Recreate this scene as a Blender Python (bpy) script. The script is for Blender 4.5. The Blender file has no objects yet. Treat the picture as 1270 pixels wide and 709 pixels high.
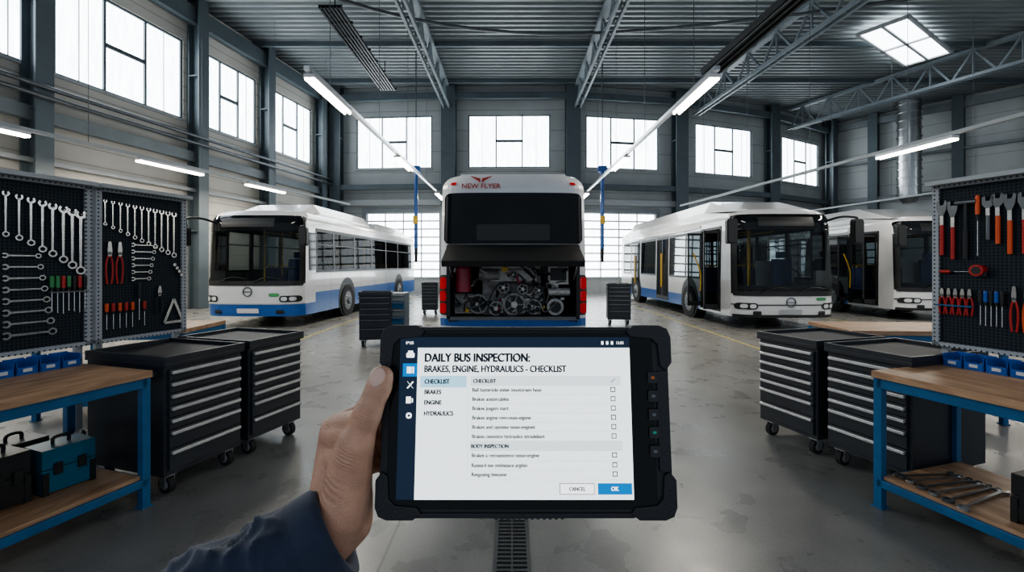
import bpy, math, random
from mathutils import Matrix, Vector
R=random.Random(7)
sc=bpy.context.scene
# ---------------------------------------------------------------- materials
def mat(name,col,rough=.5,metal=0,var=.12,scale=6,bump=0,emit=0,ecol=None,coat=0,ior=None):
    m=bpy.data.materials.new(name); m.use_nodes=True
    nt=m.node_tree; b=nt.nodes['Principled BSDF']
    b.inputs['Roughness'].default_value=rough; b.inputs['Metallic'].default_value=metal
    if ior: b.inputs['IOR'].default_value=ior
    if coat: b.inputs['Coat Weight'].default_value=coat
    tc=nt.nodes.new('ShaderNodeTexCoord'); n=nt.nodes.new('ShaderNodeTexNoise')
    n.inputs['Scale'].default_value=scale; n.inputs['Detail'].default_value=5
    nt.links.new(tc.outputs['Object'],n.inputs['Vector'])
    r=nt.nodes.new('ShaderNodeMapRange'); r.inputs[1].default_value=.3; r.inputs[2].default_value=.7
    r.inputs[3].default_value=1-var; r.inputs[4].default_value=1+var
    nt.links.new(n.outputs['Fac'],r.inputs[0])
    mx=nt.nodes.new('ShaderNodeVectorMath'); mx.operation='SCALE'
    mx.inputs[0].default_value=col[:3]; nt.links.new(r.outputs[0],mx.inputs['Scale'])
    nt.links.new(mx.outputs[0],b.inputs['Base Color'])
    if bump:
        bp=nt.nodes.new('ShaderNodeBump'); bp.inputs['Strength'].default_value=bump; bp.inputs['Distance'].default_value=.01
        nt.links.new(n.outputs['Fac'],bp.inputs['Height']); nt.links.new(bp.outputs[0],b.inputs['Normal'])
    if emit:
        b.inputs['Emission Color'].default_value=(*(ecol or col)[:3],1); b.inputs['Emission Strength'].default_value=emit
    return m
def glassmat(name,tint,ior=1.35,rough=.03,cap=1.0):
    m=bpy.data.materials.new(name); m.use_nodes=True; nt=m.node_tree; nt.nodes.clear()
    o=nt.nodes.new('ShaderNodeOutputMaterial'); t=nt.nodes.new('ShaderNodeBsdfTransparent'); t.inputs[0].default_value=(*tint,1)
    g=nt.nodes.new('ShaderNodeBsdfGlossy'); g.inputs['Roughness'].default_value=rough
    fr=nt.nodes.new('ShaderNodeFresnel'); fr.inputs[0].default_value=ior
    mu=nt.nodes.new('ShaderNodeMath'); mu.operation='MULTIPLY'; mu.inputs[1].default_value=cap; nt.links.new(fr.outputs[0],mu.inputs[0])
    mx=nt.nodes.new('ShaderNodeMixShader'); nt.links.new(mu.outputs[0],mx.inputs[0]); nt.links.new(t.outputs[0],mx.inputs[1]); nt.links.new(g.outputs[0],mx.inputs[2])
    nt.links.new(mx.outputs[0],o.inputs[0]); return m
WHITE=mat('white_paint',(.62,.63,.64),.22,var=.05,scale=2,coat=.5)
BLUE=mat('blue_paint',(.012,.10,.36),.28,var=.06,coat=.4)
DGLASS=mat('dark_glass',(.008,.010,.012),.06,var=.3,scale=1.5,ior=1.28)
GLASS=glassmat('tinted_glass',(.6,.65,.65),1.33)
SGLASS=glassmat('side_tinted_glass',(.2,.225,.235),1.3,cap=.3)
BLACK=mat('black_plastic',(.014,.015,.016),.45)
RUB=mat('rubber',(.02,.02,.021),.8,bump=.2,scale=60)
STEEL=mat('steel',(.5,.51,.52),.3,1,var=.1,scale=20)
CHROME=mat('chrome',(.6,.61,.62),.25,1,var=.1,scale=30)
HANDLE=mat('drawer_handle_aluminium',(.58,.59,.6),.32,.6,var=.08,scale=20)
DSTEEL=mat('dark_steel',(.14,.15,.16),.4,.8)
GREY=mat('grey_paint',(.2,.225,.24),.5,var=.1,scale=1.5)
LGREY=mat('light_grey_paint',(.38,.4,.41),.5,var=.06)
COL=mat('column_paint',(.095,.12,.135),.5,var=.15,scale=1)
TRUSSM=mat('truss_paint',(.18,.21,.23),.5,var=.15,scale=1)
RED=mat('red_plastic',(.45,.025,.02),.35)
ORANGE=mat('orange_plastic',(.7,.1,.025),.4)
GREEN=mat('green_plastic',(.05,.25,.09),.4)
YEL=mat('yellow_paint',(.65,.42,.04),.4)
YELF=mat('faded_yellow_line',(.34,.29,.12),.7,var=.35,scale=9)
TAIL=mat('tail_lamp_red',(.5,.01,.012),.12,emit=.06,ecol=(1,.02,.02))
LENS=mat('lamp_lens',(.75,.78,.8),.1,.4)
BENCHB=mat('bench_blue_steel',(.015,.12,.27),.4,var=.15,scale=8)
BINB=mat('bin_blue',(.02,.1,.38),.35)
CASEB=mat('case_petrol',(.01,.13,.21),.4)
CASED=mat('case_navy',(.012,.045,.09),.4)
CAB=mat('cabinet_charcoal',(.026,.031,.039),.42,var=.12,scale=5)
CABT=mat('cabinet_top_mat',(.026,.029,.034),.65,bump=.2,scale=40)
TUBE=mat('fluorescent_tube',(1,.95,.85),.4,emit=14,ecol=(1,.92,.76),var=0)
LOGO=mat('logo_red',(.4,.04,.03),.5,var=0)
SEAT=mat('seat_fabric',(.03,.05,.12),.8)
INT=mat('bus_interior',(.12,.125,.13),.6)
BAY=mat('engine_bay_liner',(.03,.031,.032),.6)

def floor_mat():
    m=mat('concrete_floor',(.2,.2,.19),.4); nt=m.node_tree; nt.nodes.clear(); N=nt.nodes.new; L=nt.links.new
    o=N('ShaderNodeOutputMaterial'); b=N('ShaderNodeBsdfPrincipled'); L(b.outputs[0],o.inputs[0])
    tc=N('ShaderNodeTexCoord')
    def noise(s,d=8,dist=0):
        n=N('ShaderNodeTexNoise'); n.inputs['Scale'].default_value=s; n.inputs['Detail'].default_value=d; n.inputs['Distortion'].default_value=dist
        L(tc.outputs['Object'],n.inputs['Vector']); return n
    n1=noise(.5,8,.6); n2=noise(3,10,.3); n3=noise(60,4)
    r=N('ShaderNodeValToRGB'); r.color_ramp.elements[0].position=.3; r.color_ramp.elements[0].color=(.165,.164,.156,1)
    r.color_ramp.elements[1].position=.75; r.color_ramp.elements[1].color=(.255,.252,.238,1); L(n1.outputs['Fac'],r.inputs[0])
    r2=N('ShaderNodeMapRange'); r2.inputs[1].default_value=.3; r2.inputs[2].default_value=.7; r2.inputs[3].default_value=.86; r2.inputs[4].default_value=1.1; L(n2.outputs['Fac'],r2.inputs[0])
    r3=N('ShaderNodeMapRange'); r3.inputs[1].default_value=.3; r3.inputs[2].default_value=.7; r3.inputs[3].default_value=.88; r3.inputs[4].default_value=1.1; L(n3.outputs['Fac'],r3.inputs[0])
    mu=N('ShaderNodeMath'); mu.operation='MULTIPLY'; L(r2.outputs[0],mu.inputs[0]); L(r3.outputs[0],mu.inputs[1])
    sx=N('ShaderNodeSeparateXYZ'); L(tc.outputs['Object'],sx.inputs[0])
    def joint(sock,off,per):
        a=N('ShaderNodeMath'); a.operation='ADD'; a.inputs[1].default_value=off; L(sock,a.inputs[0])
        p=N('ShaderNodeMath'); p.operation='PINGPONG'; p.inputs[1].default_value=per/2; L(a.outputs[0],p.inputs[0])
        g=N('ShaderNodeMath'); g.operation='GREATER_THAN'; g.inputs[1].default_value=.008; L(p.outputs[0],g.inputs[0]); return g
    ga=joint(sx.outputs[0],101.9,4.4); gb=joint(sx.outputs[1],100.2,4.4)
    mj=N('ShaderNodeMath'); mj.operation='MULTIPLY'; L(ga.outputs[0],mj.inputs[0]); L(gb.outputs[0],mj.inputs[1])
    rj=N('ShaderNodeMapRange'); rj.inputs[3].default_value=.5; rj.inputs[4].default_value=1; L(mj.outputs[0],rj.inputs[0])
    mm=N('ShaderNodeMath'); mm.operation='MULTIPLY'; L(mu.outputs[0],mm.inputs[0]); L(rj.outputs[0],mm.inputs[1])
    sv=N('ShaderNodeVectorMath'); sv.operation='SCALE'; L(r.outputs[0],sv.inputs[0]); L(mm.outputs[0],sv.inputs['Scale']); L(sv.outputs[0],b.inputs['Base Color'])
    rr=N('ShaderNodeMapRange'); rr.inputs[1].default_value=.3; rr.inputs[2].default_value=.7; rr.inputs[3].default_value=.24; rr.inputs[4].default_value=.36; L(n2.outputs['Fac'],rr.inputs[0]); L(rr.outputs[0],b.inputs['Roughness'])
    bp=N('ShaderNodeBump'); bp.inputs['Strength'].default_value=.06; L(n3.outputs['Fac'],bp.inputs['Height']); L(bp.outputs[0],b.inputs['Normal'])
    return m
FLOOR=floor_mat()
def panel_mat(name,col,per=1.0):
    m=mat(name,col,.6,var=.1,scale=.7); nt=m.node_tree; N=nt.nodes.new; L=nt.links.new; b=nt.nodes['Principled BSDF']
    tc=[n for n in nt.nodes if n.type=='TEX_COORD'][0]; sc_=[n for n in nt.nodes if n.type=='VECT_MATH'][0]
    sx=N('ShaderNodeSeparateXYZ'); L(tc.outputs['Object'],sx.inputs[0])
    p=N('ShaderNodeMath'); p.operation='PINGPONG'; p.inputs[1].default_value=per/2; L(sx.outputs[2],p.inputs[0])
    r=N('ShaderNodeMapRange'); r.inputs[1].default_value=.0; r.inputs[2].default_value=.03; r.inputs[3].default_value=.5; r.inputs[4].default_value=1; L(p.outputs[0],r.inputs[0])
    s2=N('ShaderNodeVectorMath'); s2.operation='SCALE'; L(sc_.outputs[0],s2.inputs[0]); L(r.outputs[0],s2.inputs['Scale']); L(s2.outputs[0],b.inputs['Base Color'])
    return m
WALLM=panel_mat('wall_sandwich_panel',(.36,.378,.378),1.1)
WALLR=panel_mat('wall_light_panel',(.5,.52,.52),1.1)
WALLL=panel_mat('wall_block_panel',(.52,.495,.45),.5)
CEIL=mat('corrugated_ceiling',(.2,.222,.23),.45,.2,var=.1,scale=.5)
def peg_mat(name,col,hole,per=.022,rad=.24):
    m=mat(name,col,.7,var=.06,ior=1.3); nt=m.node_tree; N=nt.nodes.new; L=nt.links.new; b=nt.nodes['Principled BSDF']
    tc=[n for n in nt.nodes if n.type=='TEX_COORD'][0]; s0=[n for n in nt.nodes if n.type=='VECT_MATH'][0]
    sx=N('ShaderNodeSeparateXYZ'); L(tc.outputs['Object'],sx.inputs[0]); outs=[]
    for i in (0,2):
        a=N('ShaderNodeMath'); a.operation='MULTIPLY'; a.inputs[1].default_value=1/per; L(sx.outputs[i],a.inputs[0])
        f=N('ShaderNodeMath'); f.operation='FRACT'; L(a.outputs[0],f.inputs[0])
        d=N('ShaderNodeMath'); d.operation='SUBTRACT'; d.inputs[1].default_value=.5; L(f.outputs[0],d.inputs[0])
        q=N('ShaderNodeMath'); q.operation='MULTIPLY'; L(d.outputs[0],q.inputs[0]); L(d.outputs[0],q.inputs[1]); outs.append(q)
    s=N('ShaderNodeMath'); s.operation='ADD'; L(outs[0].outputs[0],s.inputs[0]); L(outs[1].outputs[0],s.inputs[1])
    g=N('ShaderNodeMath'); g.operation='LESS_THAN'; g.inputs[1].default_value=rad*rad; L(s.outputs[0],g.inputs[0])
    mx=N('ShaderNodeMix'); mx.data_type='RGBA'; L(g.outputs[0],mx.inputs[0]); L(s0.outputs[0],mx.inputs[6]); mx.inputs[7].default_value=(*hole,1); L(mx.outputs[2],b.inputs['Base Color'])
    return m
PEG=peg_mat('pegboard_dark',(.026,.036,.045),(.003,.003,.004))
PEGF=peg_mat('pegboard_frame_grey',(.38,.4,.42),(.03,.03,.03),.03,.2)
def wood_mat():
    m=mat('bench_wood',(.4,.24,.13),.5); nt=m.node_tree; N=nt.nodes.new; L=nt.links.new; b=nt.nodes['Principled BSDF']
    tc=N('ShaderNodeTexCoord'); mp=N('ShaderNodeMapping'); mp.inputs['Scale'].default_value=(1.5,10,14); L(tc.outputs['Object'],mp.inputs[0])
    n=N('ShaderNodeTexNoise'); n.inputs['Scale'].default_value=2; n.inputs['Detail'].default_value=8; n.inputs['Distortion'].default_value=.8; L(mp.outputs[0],n.inputs[0])
    r=N('ShaderNodeValToRGB'); r.color_ramp.elements[0].position=.3; r.color_ramp.elements[0].color=(.27,.15,.08,1); r.color_ramp.elements[1].position=.7; r.color_ramp.elements[1].color=(.52,.33,.2,1)
    L(n.outputs['Fac'],r.inputs[0]); L(r.outputs[0],b.inputs['Base Color']); return m
WOOD=wood_mat()
def win_mat():
    m=bpy.data.materials.new('translucent_window_pane'); m.use_nodes=True; nt=m.node_tree; N=nt.nodes.new; L=nt.links.new; b=nt.nodes['Principled BSDF']
    b.inputs['Base Color'].default_value=(.7,.75,.78,1); b.inputs['Roughness'].default_value=.2
    tc=N('ShaderNodeTexCoord'); mp=N('ShaderNodeMapping'); mp.inputs['Scale'].default_value=(1,1,.12); L(tc.outputs['Object'],mp.inputs[0])
    n=N('ShaderNodeTexNoise'); n.inputs['Scale'].default_value=9; n.inputs['Detail'].default_value=3; L(mp.outputs[0],n.inputs[0])
    r=N('ShaderNodeValToRGB'); r.color_ramp.elements[0].position=.35; r.color_ramp.elements[0].color=(.66,.77,.84,1); r.color_ramp.elements[1].position=.6; r.color_ramp.elements[1].color=(.92,.97,1,1)
    L(n.outputs['Fac'],r.inputs[0]); L(r.outputs[0],b.inputs['Emission Color']); b.inputs['Emission Strength'].default_value=6
    return m
PANE=win_mat()

# ---------------------------------------------------------------- mesh builder
class MB:
    def __init__(s): s.v=[];s.f=[];s.m=[];s.s=[];s.mats=[]; s.M=Matrix()
    def add(s,vs,fs,m,smooth=False):
        if m not in s.mats: s.mats.append(m)
        k=s.mats.index(m); o=len(s.v)
        s.v+=[tuple(s.M@Vector(p)) for p in vs]
        for f in fs: s.f.append([i+o for i in f]); s.m.append(k); s.s.append(smooth)
    def box(s,x0,x1,y0,y1,z0,z1,m):
        vs=[(x,y,z) for z in (z0,z1) for y in (y0,y1) for x in (x0,x1)]
        s.add(vs,[(0,2,3,1),(4,5,7,6),(0,1,5,4),(2,6,7,3),(0,4,6,2),(1,3,7,5)],m)
    def cyl(s,p0,p1,r0,m,r1=None,n=20,smooth=True):
        p0=Vector(p0);p1=Vector(p1); r1=r0 if r1 is None else r1; d=(p1-p0).normalized()
        a=d.orthogonal().normalized(); b=d.cross(a); vs=[]
        for p,r in ((p0,r0),(p1,r1)):
            for i in range(n):
                t=2*math.pi*i/n; vs.append(p+a*math.cos(t)*r+b*math.sin(t)*r)
        s.add(vs,[(i,(i+1)%n,n+(i+1)%n,n+i) for i in range(n)],m,smooth)
        s.add(vs,[list(range(n))[::-1],list(range(n,2*n))],m)
    def beam(s,p0,p1,w,m,h=None):
        p0=Vector(p0);p1=Vector(p1);h=h or w; d=(p1-p0).normalized()
        up=Vector((0,0,1)) if abs(d.z)<.95 else Vector((0,1,0))
        a=d.cross(up).normalized(); b=a.cross(d).normalized()
        vs=[p+a*x*w/2+b*y*h/2 for p in (p0,p1) for x,y in ((-1,-1),(1,-1),(1,1),(-1,1))]
        s.add(vs,[(3,2,1,0),(4,5,6,7),(0,1,5,4),(1,2,6,5),(2,3,7,6),(3,0,4,7)],m)
    def sphere(s,c,r,m,sc3=(1,1,1),n=16,k=10):
        vs=[];c=Vector(c)
        for j in range(k+1):
            ph=math.pi*j/k
            for i in range(n):
                t=2*math.pi*i/n; vs.append((c.x+r*sc3[0]*math.sin(ph)*math.cos(t),c.y+r*sc3[1]*math.sin(ph)*math.sin(t),c.z+r*sc3[2]*math.cos(ph)))
        s.add(vs,[(j*n+i,(j+1)*n+i,(j+1)*n+(i+1)%n,j*n+(i+1)%n) for j in range(k) for i in range(n)],m,True)
    def tube(s,pts,r,m,n=10,sub=5,closed=False):
        P=[Vector(p) for p in pts]; Q=[]; N=len(P)
        rng=range(N if closed else N-1)
        for i in rng:
            if closed: a,b,c,d=P[i-1],P[i],P[(i+1)%N],P[(i+2)%N]
            else: a,b,c,d=P[max(i-1,0)],P[i],P[i+1],P[min(i+2,N-1)]
            for j in range(sub):
                t=j/sub; Q.append(.5*((2*b)+(c-a)*t+(2*a-5*b+4*c-d)*t*t+(3*b-a-3*c+d)*t**3))
        if not closed: Q.append(P[-1])
        K=len(Q); vs=[]; up=None
        for i in range(K):
            d=(Q[(i+1)%K]-Q[i-1]) if closed else (Q[min(i+1,K-1)]-Q[max(i-1,0)]); d.normalize()
            a=d.orthogonal().normalized() if up is None else (up-d*up.dot(d)).normalized()
            up=a; b=d.cross(a); rr=r(i/(K-1)) if callable(r) else r
            for k in range(n):
                t=2*math.pi*k/n; vs.append(Q[i]+a*math.cos(t)*rr+b*math.sin(t)*rr)
        fs=[]
        for i in range(K if closed else K-1):
            for k in range(n): fs.append((i*n+k,i*n+(k+1)%n,((i+1)%K)*n+(k+1)%n,((i+1)%K)*n+k))
        s.add(vs,fs,m,True)
        if not closed: s.add(vs,[list(range(n))[::-1],list(range((K-1)*n,K*n))],m)
    def arc(s,cx,cz,ro,ri,a0,a1,y0,y1,m,n=14):
        full=abs(a1-a0)>=359.9; vs=[]
        for i in range(n+1):
            t=math.radians(a0+(a1-a0)*i/n)
            for y in (y0,y1):
                for r in (ro,ri): vs.append((cx+r*math.cos(t),y,cz+r*math.sin(t)))
        fs=[]
        for i in range(n):
            a=i*4;b=a+4
            fs+=[(a,b,b+1,a+1),(a+2,a+3,b+3,b+2),(a,a+2,b+2,b),(a+1,b+1,b+3,a+3)]
        if not full: fs+=[(0,1,3,2),(n*4,n*4+2,n*4+3,n*4+1)]
        s.add(vs,fs,m)
    def prism(s,pts,y0,y1,m):
        n=len(pts); vs=[(x,y0,z) for x,z in pts]+[(x,y1,z) for x,z in pts]
        s.add(vs,[list(range(n)),list(range(n,2*n))[::-1]]+[(i,i+n,(i+1)%n+n,(i+1)%n) for i in range(n)],m)
    def obj(s,name,loc=(0,0,0),rz=0,bev=0,parent=None,fix=True):
        me=bpy.data.meshes.new(name); me.from_pydata(s.v,[],s.f)
        for m in s.mats: me.materials.append(m)
        me.polygons.foreach_set('material_index',s.m); me.polygons.foreach_set('use_smooth',s.s)
        if fix:
            import bmesh
            b=bmesh.new(); b.from_mesh(me); bmesh.ops.recalc_face_normals(b,faces=b.faces); b.to_mesh(me); b.free()
        o=bpy.data.objects.new(name,me); sc.collection.objects.link(o)
        o.location=loc; o.rotation_euler=(0,0,math.radians(rz))
        if parent: o.parent=parent
        if bev:
            w=o.modifiers.new('bevel','BEVEL'); w.width=bev; w.segments=2; w.limit_method='ANGLE'; w.angle_limit=math.radians(50)
        return o
def empty(name,loc=(0,0,0),rot=(0,0,0)):
    e=bpy.data.objects.new(name,None); sc.collection.objects.link(e); e.location=loc; e.rotation_euler=rot; e.empty_display_size=.1; return e
def text(name,body,size,loc,rot,m,parent,bold=0,align='LEFT',sx=1,ext=0):
    c=bpy.data.curves.new(name,'FONT'); c.body=body; c.size=size; c.align_x=align; c.offset=bold; c.extrude=ext
    c.materials.append(m); o=bpy.data.objects.new(name,c); sc.collection.objects.link(o)
    o.location=loc; o.rotation_euler=rot; o.scale=(sx,1,1); o.parent=parent; return o

# ---------------------------------------------------------------- room
CH=11.2
LW=[(-14.3,-3),(-13.6,4),(-12.5,12.3),(-10.2,24.8)]
BW=[(-10.2,24.8),(-3.35,24.3),(3.2,24.2),(9.2,25.2),(15.6,27.5),(21.8,31)]
RW=[(21.8,31),(27.5,23.5),(30,14),(31,-3)]
b=MB(); poly=LW[:-1]+BW+RW[1:]
b.add([(x,y,0) for x,y in poly],[list(range(len(poly)))[::-1]],FLOOR); b.add([(x,y,-.2) for x,y in poly],[list(range(len(poly)))],FLOOR)
b.obj('floor',fix=False)
wn=[0];dn=[0]
def wallseg(mb,p0,p1,wm,wins=(),doors=(),thick=.25):
    p0=Vector((*p0,0));p1=Vector((*p1,0)); L=(p1-p0).length; d=(p1-p0)/L; ang=math.degrees(math.atan2(d.y,d.x))
    M=Matrix.Translation(p0)@Matrix.Rotation(math.radians(ang),4,'Z'); mb.M=M
    holes=list(wins)+list(doors)
    xs=sorted({0,L,*[h[0] for h in holes],*[h[1] for h in holes]}); zs=sorted({0,CH,*[h[2] for h in holes],*[h[3] for h in holes]})
    for i in range(len(xs)-1):
        for j in range(len(zs)-1):
            cx=(xs[i]+xs[i+1])/2; cz=(zs[j]+zs[j+1])/2
            if any(h[0]<cx<h[1] and h[2]<cz<h[3] for h in holes): continue
            mb.box(xs[i],xs[i+1],0,thick,zs[j],zs[j+1],wm)
    mb.M=Matrix()
    for h in wins:
        wn[0]+=1; w=MB(); W=h[1]-h[0]; H=h[3]-h[2]; t=.07
        w.box(0,W,.10,.12,0,H,PANE)
        for (a,c,e,f) in ((0,W,0,t),(0,W,H-t,H),(0,t,t,H-t),(W-t,W,t,H-t),(W*.34-t/2,W*.34+t/2,t,H-t),(W*.66-t/2,W*.66+t/2,t,H-t),(W*.34,W*.66,H*.5-t/2,H*.5+t/2)):
            w.box(a,c,.04,.14,e,f,COL)
        w.box(W*.34+.035,W*.66-.035,.06,.1,H*.5+.035,H*.5+.1,COL)
        for q in (.17,.83): w.box(W*q-.012,W*q+.012,.08,.1,t,H-t,LGREY)
        w.box(-.05,W+.05,-.08,.04,-.08,0,LGREY)
        w.obj('window_%d'%wn[0],p0+d*h[0]+Vector((0,0,h[2])),ang)
    for h in doors:
        w=MB(); W=h[1]-h[0]; H=h[3]; t=.06
        w.box(0,W,.1,.13,0,.9,LGREY); w.box(0,W,.11,.12,.9,H,PANE)
        for k in range(9): 
            z=.9+(H-.9)*k/8; w.box(0,W,.05,.14,z-.04,z+.04,LGREY)
        for k in range(5): w.box(W*k/4-t/2,W*k/4+t/2,.05,.14,0,H,LGREY)
        w.box(-.25,0,-.08,.14,0,H+.25,GREY); w.box(W,W+.25,-.08,.14,0,H+.25,GREY); w.box(0,W,-.08,.14,H,H+.25,GREY)
        dn[0]+=1; w.obj('door_%d'%dn[0],p0+d*h[0],ang)
Z0,Z1=6.8,9.65
b=MB()
wallseg(b,LW[0],LW[1],WALLL,[(2.6,6.2,Z0,Z1)])
wallseg(b,LW[1],LW[2],WALLL,[(.4,3.6,Z0,Z1),(4.2,8.1,Z0,Z1)])
wallseg(b,LW[2],LW[3],WALLL,[(.02,3.95,Z0,Z1),(4.65,7.5,Z0,Z1),(8.2,11.4,Z0,Z1)])
b.obj('wall_left')
b=MB()
wallseg(b,BW[0],BW[1],WALLM,[(1.7,5.9,Z0,Z1)],[(2.3,6.3,0,4.4)])
wallseg(b,BW[1],BW[2],WALLM,[(1.0,5.4,Z0,Z1)],[(1.2,5.2,0,4.4)])
wallseg(b,BW[2],BW[3],WALLM,[(.8,5.0,Z0,Z1)],[(.6,4.8,0,4.4)])
wallseg(b,BW[3],BW[4],WALLM,[(1.3,5.5,Z0,Z1)],[(1.3,5.5,0,4.4)])
wallseg(b,BW[4],BW[5],WALLM,[(1.5,5.7,Z0,Z1)])
b.obj('wall_back')
b=MB()
for i in range(3): wallseg(b,RW[i],RW[i+1],WALLR,[(2.,8.,Z0,Z1)] if i==2 else [])
b.obj('wall_right')
b=MB(); y=-3; vs=[]
prof=[(0,0),(.12,0),(.17,.09),(.29,.09),(.34,0)]
ys=[]
while y<31.5:
    for dy,dz in prof[:-1]: ys.append((y+dy,CH+dz))
    y+=.34
for yy,zz in ys: vs+= [(-15,yy,zz),(32,yy,zz)]
b.add(vs,[(2*i,2*i+1,2*i+3,2*i+2) for i in range(len(ys)-1)],CEIL)
b.box(-15,32,-3,31.5,CH+.3,CH+.4,CEIL)
b.obj('ceiling',fix=False)
def column(x,y,ang,w=.5):
    c=MB(); c.box(-w/2,w/2,-.1,-.04,0,CH,COL); c.box(-w/2,w/2,-.52,-.46,0,CH,COL); c.box(-.04,.04,-.46,-.1,0,CH,COL)
    for z in (2.8,5.6,8.4): c.box(-w/2,w/2,-.48,-.1,z,z+.04,COL)
    return c.obj('steel_column',(x,y,0),ang)
def dirang(p,q): return math.degrees(math.atan2(q[1]-p[1],q[0]-p[0]))
for i in range(1,5): column(*BW[i],(dirang(BW[i-1],BW[i])+dirang(BW[i],BW[i+1]))/2,.75)
column(-9.5,24.75,-4,.6)
column(21.2,30.4,30,.6)
la=dirang(LW[2],LW[3]); ux,uy=math.cos(math.radians(la)),math.sin(math.radians(la))
for s in (4.3,7.85,11.8): column(LW[2][0]+ux*s,LW[2][1]+uy*s,la,.42)
la2=dirang(LW[1],LW[2])
for s in (3.9,7.8): column(LW[1][0]+math.cos(math.radians(la2))*s,LW[1][1]+math.sin(math.radians(la2))*s,la2,.42)
ra=dirang(RW[0],RW[1])
for s in (2.5,6.4,9.2):
    column(RW[0][0]+math.cos(math.radians(ra))*s,RW[0][1]+math.sin(math.radians(ra))*s,ra,.5)
def off(p,q,d):
    dx,dy=q[0]-p[0],q[1]-p[1];l=math.hypot(dx,dy); return (dy/l*d,-dx/l*d)
b=MB()
for i in range(5):
    p,q=BW[i],BW[i+1]; o=off(p,q,.35)
    for z,h in ((5.75,.28),(10.55,.35)): b.beam((p[0]+o[0],p[1]+o[1],z),(q[0]+o[0],q[1]+o[1],z),.2,COL,h)
    o=off(p,q,.15); b.beam((p[0]+o[0],p[1]+o[1],4.95),(q[0]+o[0],q[1]+o[1],4.95),.12,LGREY,.3)
b.obj('trim_back_beams')
b=MB()
for i in range(3):
    p,q=LW[i],LW[i+1]; o=off(p,q,.62)
    for z in (5.9,6.15): b.cyl((p[0]+o[0],p[1]+o[1],z),(q[0]+o[0],q[1]+o[1],z),.06,DSTEEL)
    o=off(p,q,.2); b.beam((p[0]+o[0],p[1]+o[1],5.5),(q[0]+o[0],q[1]+o[1],5.5),.2,GREY,.35)
    b.beam((p[0]+o[0],p[1]+o[1],10.6),(q[0]+o[0],q[1]+o[1],10.6),.3,COL,.6)
    b.beam((p[0]+o[0],p[1]+o[1],4.3),(q[0]+o[0],q[1]+o[1],4.3),.12,LGREY,.12)
b.obj('trim_left_rails')
b=MB()
for i in range(3):
    p,q=RW[i],RW[i+1]; o=off(p,q,.3)
    for z,h in ((5.8,.25),(10.7,.4),(8.2,.15)): b.beam((p[0]+o[0],p[1]+o[1],z),(q[0]+o[0],q[1]+o[1],z),.2,GREY,h)
b.obj('trim_right_beams')
def truss(p0,p1,zb=9.9,zt=11.05,n=14,m=TRUSSM):
    b=MB(); P=lambda t,z,o=0:(p0[0]+(p1[0]-p0[0])*t+o,p0[1]+(p1[1]-p0[1])*t,z)
    for o in (-.14,.14): b.beam(P(0,zb,o),P(1,zb,o),.09,m,.14)
    b.beam(P(0,zt),P(1,zt),.3,m,.14)
    for i in range(n*2):
        a=P((i+.5)/n/2,zb,-.14); c=P((i+.5)/n/2,zb,.14); b.beam(a,c,.05,m,.03)
    for i in range(n):
        a=P(i/n,zb); c=P((i+.5)/n,zt); e=P((i+1)/n,zb)
        b.beam(a,c,.08,m); b.beam(c,e,.08,m); b.beam(P((i+.5)/n,zb),P((i+.5)/n,zt),.06,m)
    return b.obj('roof_truss')
truss((-3.6,-2),(-3.45,23.8)); truss((3.6,-2),(3.45,23.8)); truss((12.2,-2),(10.2,25)); truss((25.5,8),(17.0,27.6))
b=MB()
for y in (6,10.5,15,19.5,23.4): b.beam((-14,y,CH-.1),(31,y,CH-.1),.16,COL,.2)
b.obj('ceiling_purlins')
b=MB(); b.tube([(-12,8,10.2),(-6,15,10.5),(0,17.5,10.6),(7,17,10.6),(16,14,10.4),(26,9,10.2)],.06,DSTEEL); b.obj('sprinkler_pipe')
b=MB(); b.box(-2.6,2.6,-.8,.8,0,.04,PANE)
for x in (-2.6,0,2.6): b.box(x-.06,x+.06,-.86,.86,-.06,.06,LGREY)
for yy in (-.8,0,.8): b.box(-2.6,2.6,yy-.05,yy+.05,-.06,.06,LGREY)
b.obj('skylight',(16.6,19.0,CH-.3),33)
b=MB()
for i in range(6): b.box(-.35+i*.13,-.29+i*.13,-3.5,3.5,0,.1,BLACK)
for j in range(8): b.box(-.35,.42,-3.5+j,-3.45+j,.02,.12,BLACK)
for yy in (-3,3): b.cyl((0,yy,.1),(0,yy,1.2),.02,BLACK)
b.obj('ceiling_cable_tray',(-6.0,18.3,CH-1.2),0)
b=MB()
b.cyl((0,0,5.6),(0,0,CH),.55,STEEL,n=28)
for k in range(12): b.cyl((0,0,5.7+k*.48),(0,0,5.78+k*.48),.6,STEEL,n=28)
b.cyl((0,0,5.2),(0,0,5.6),.3,STEEL,r1=.55)
b.obj('ventilation_duct',(23.4,26.6,0))

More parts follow.
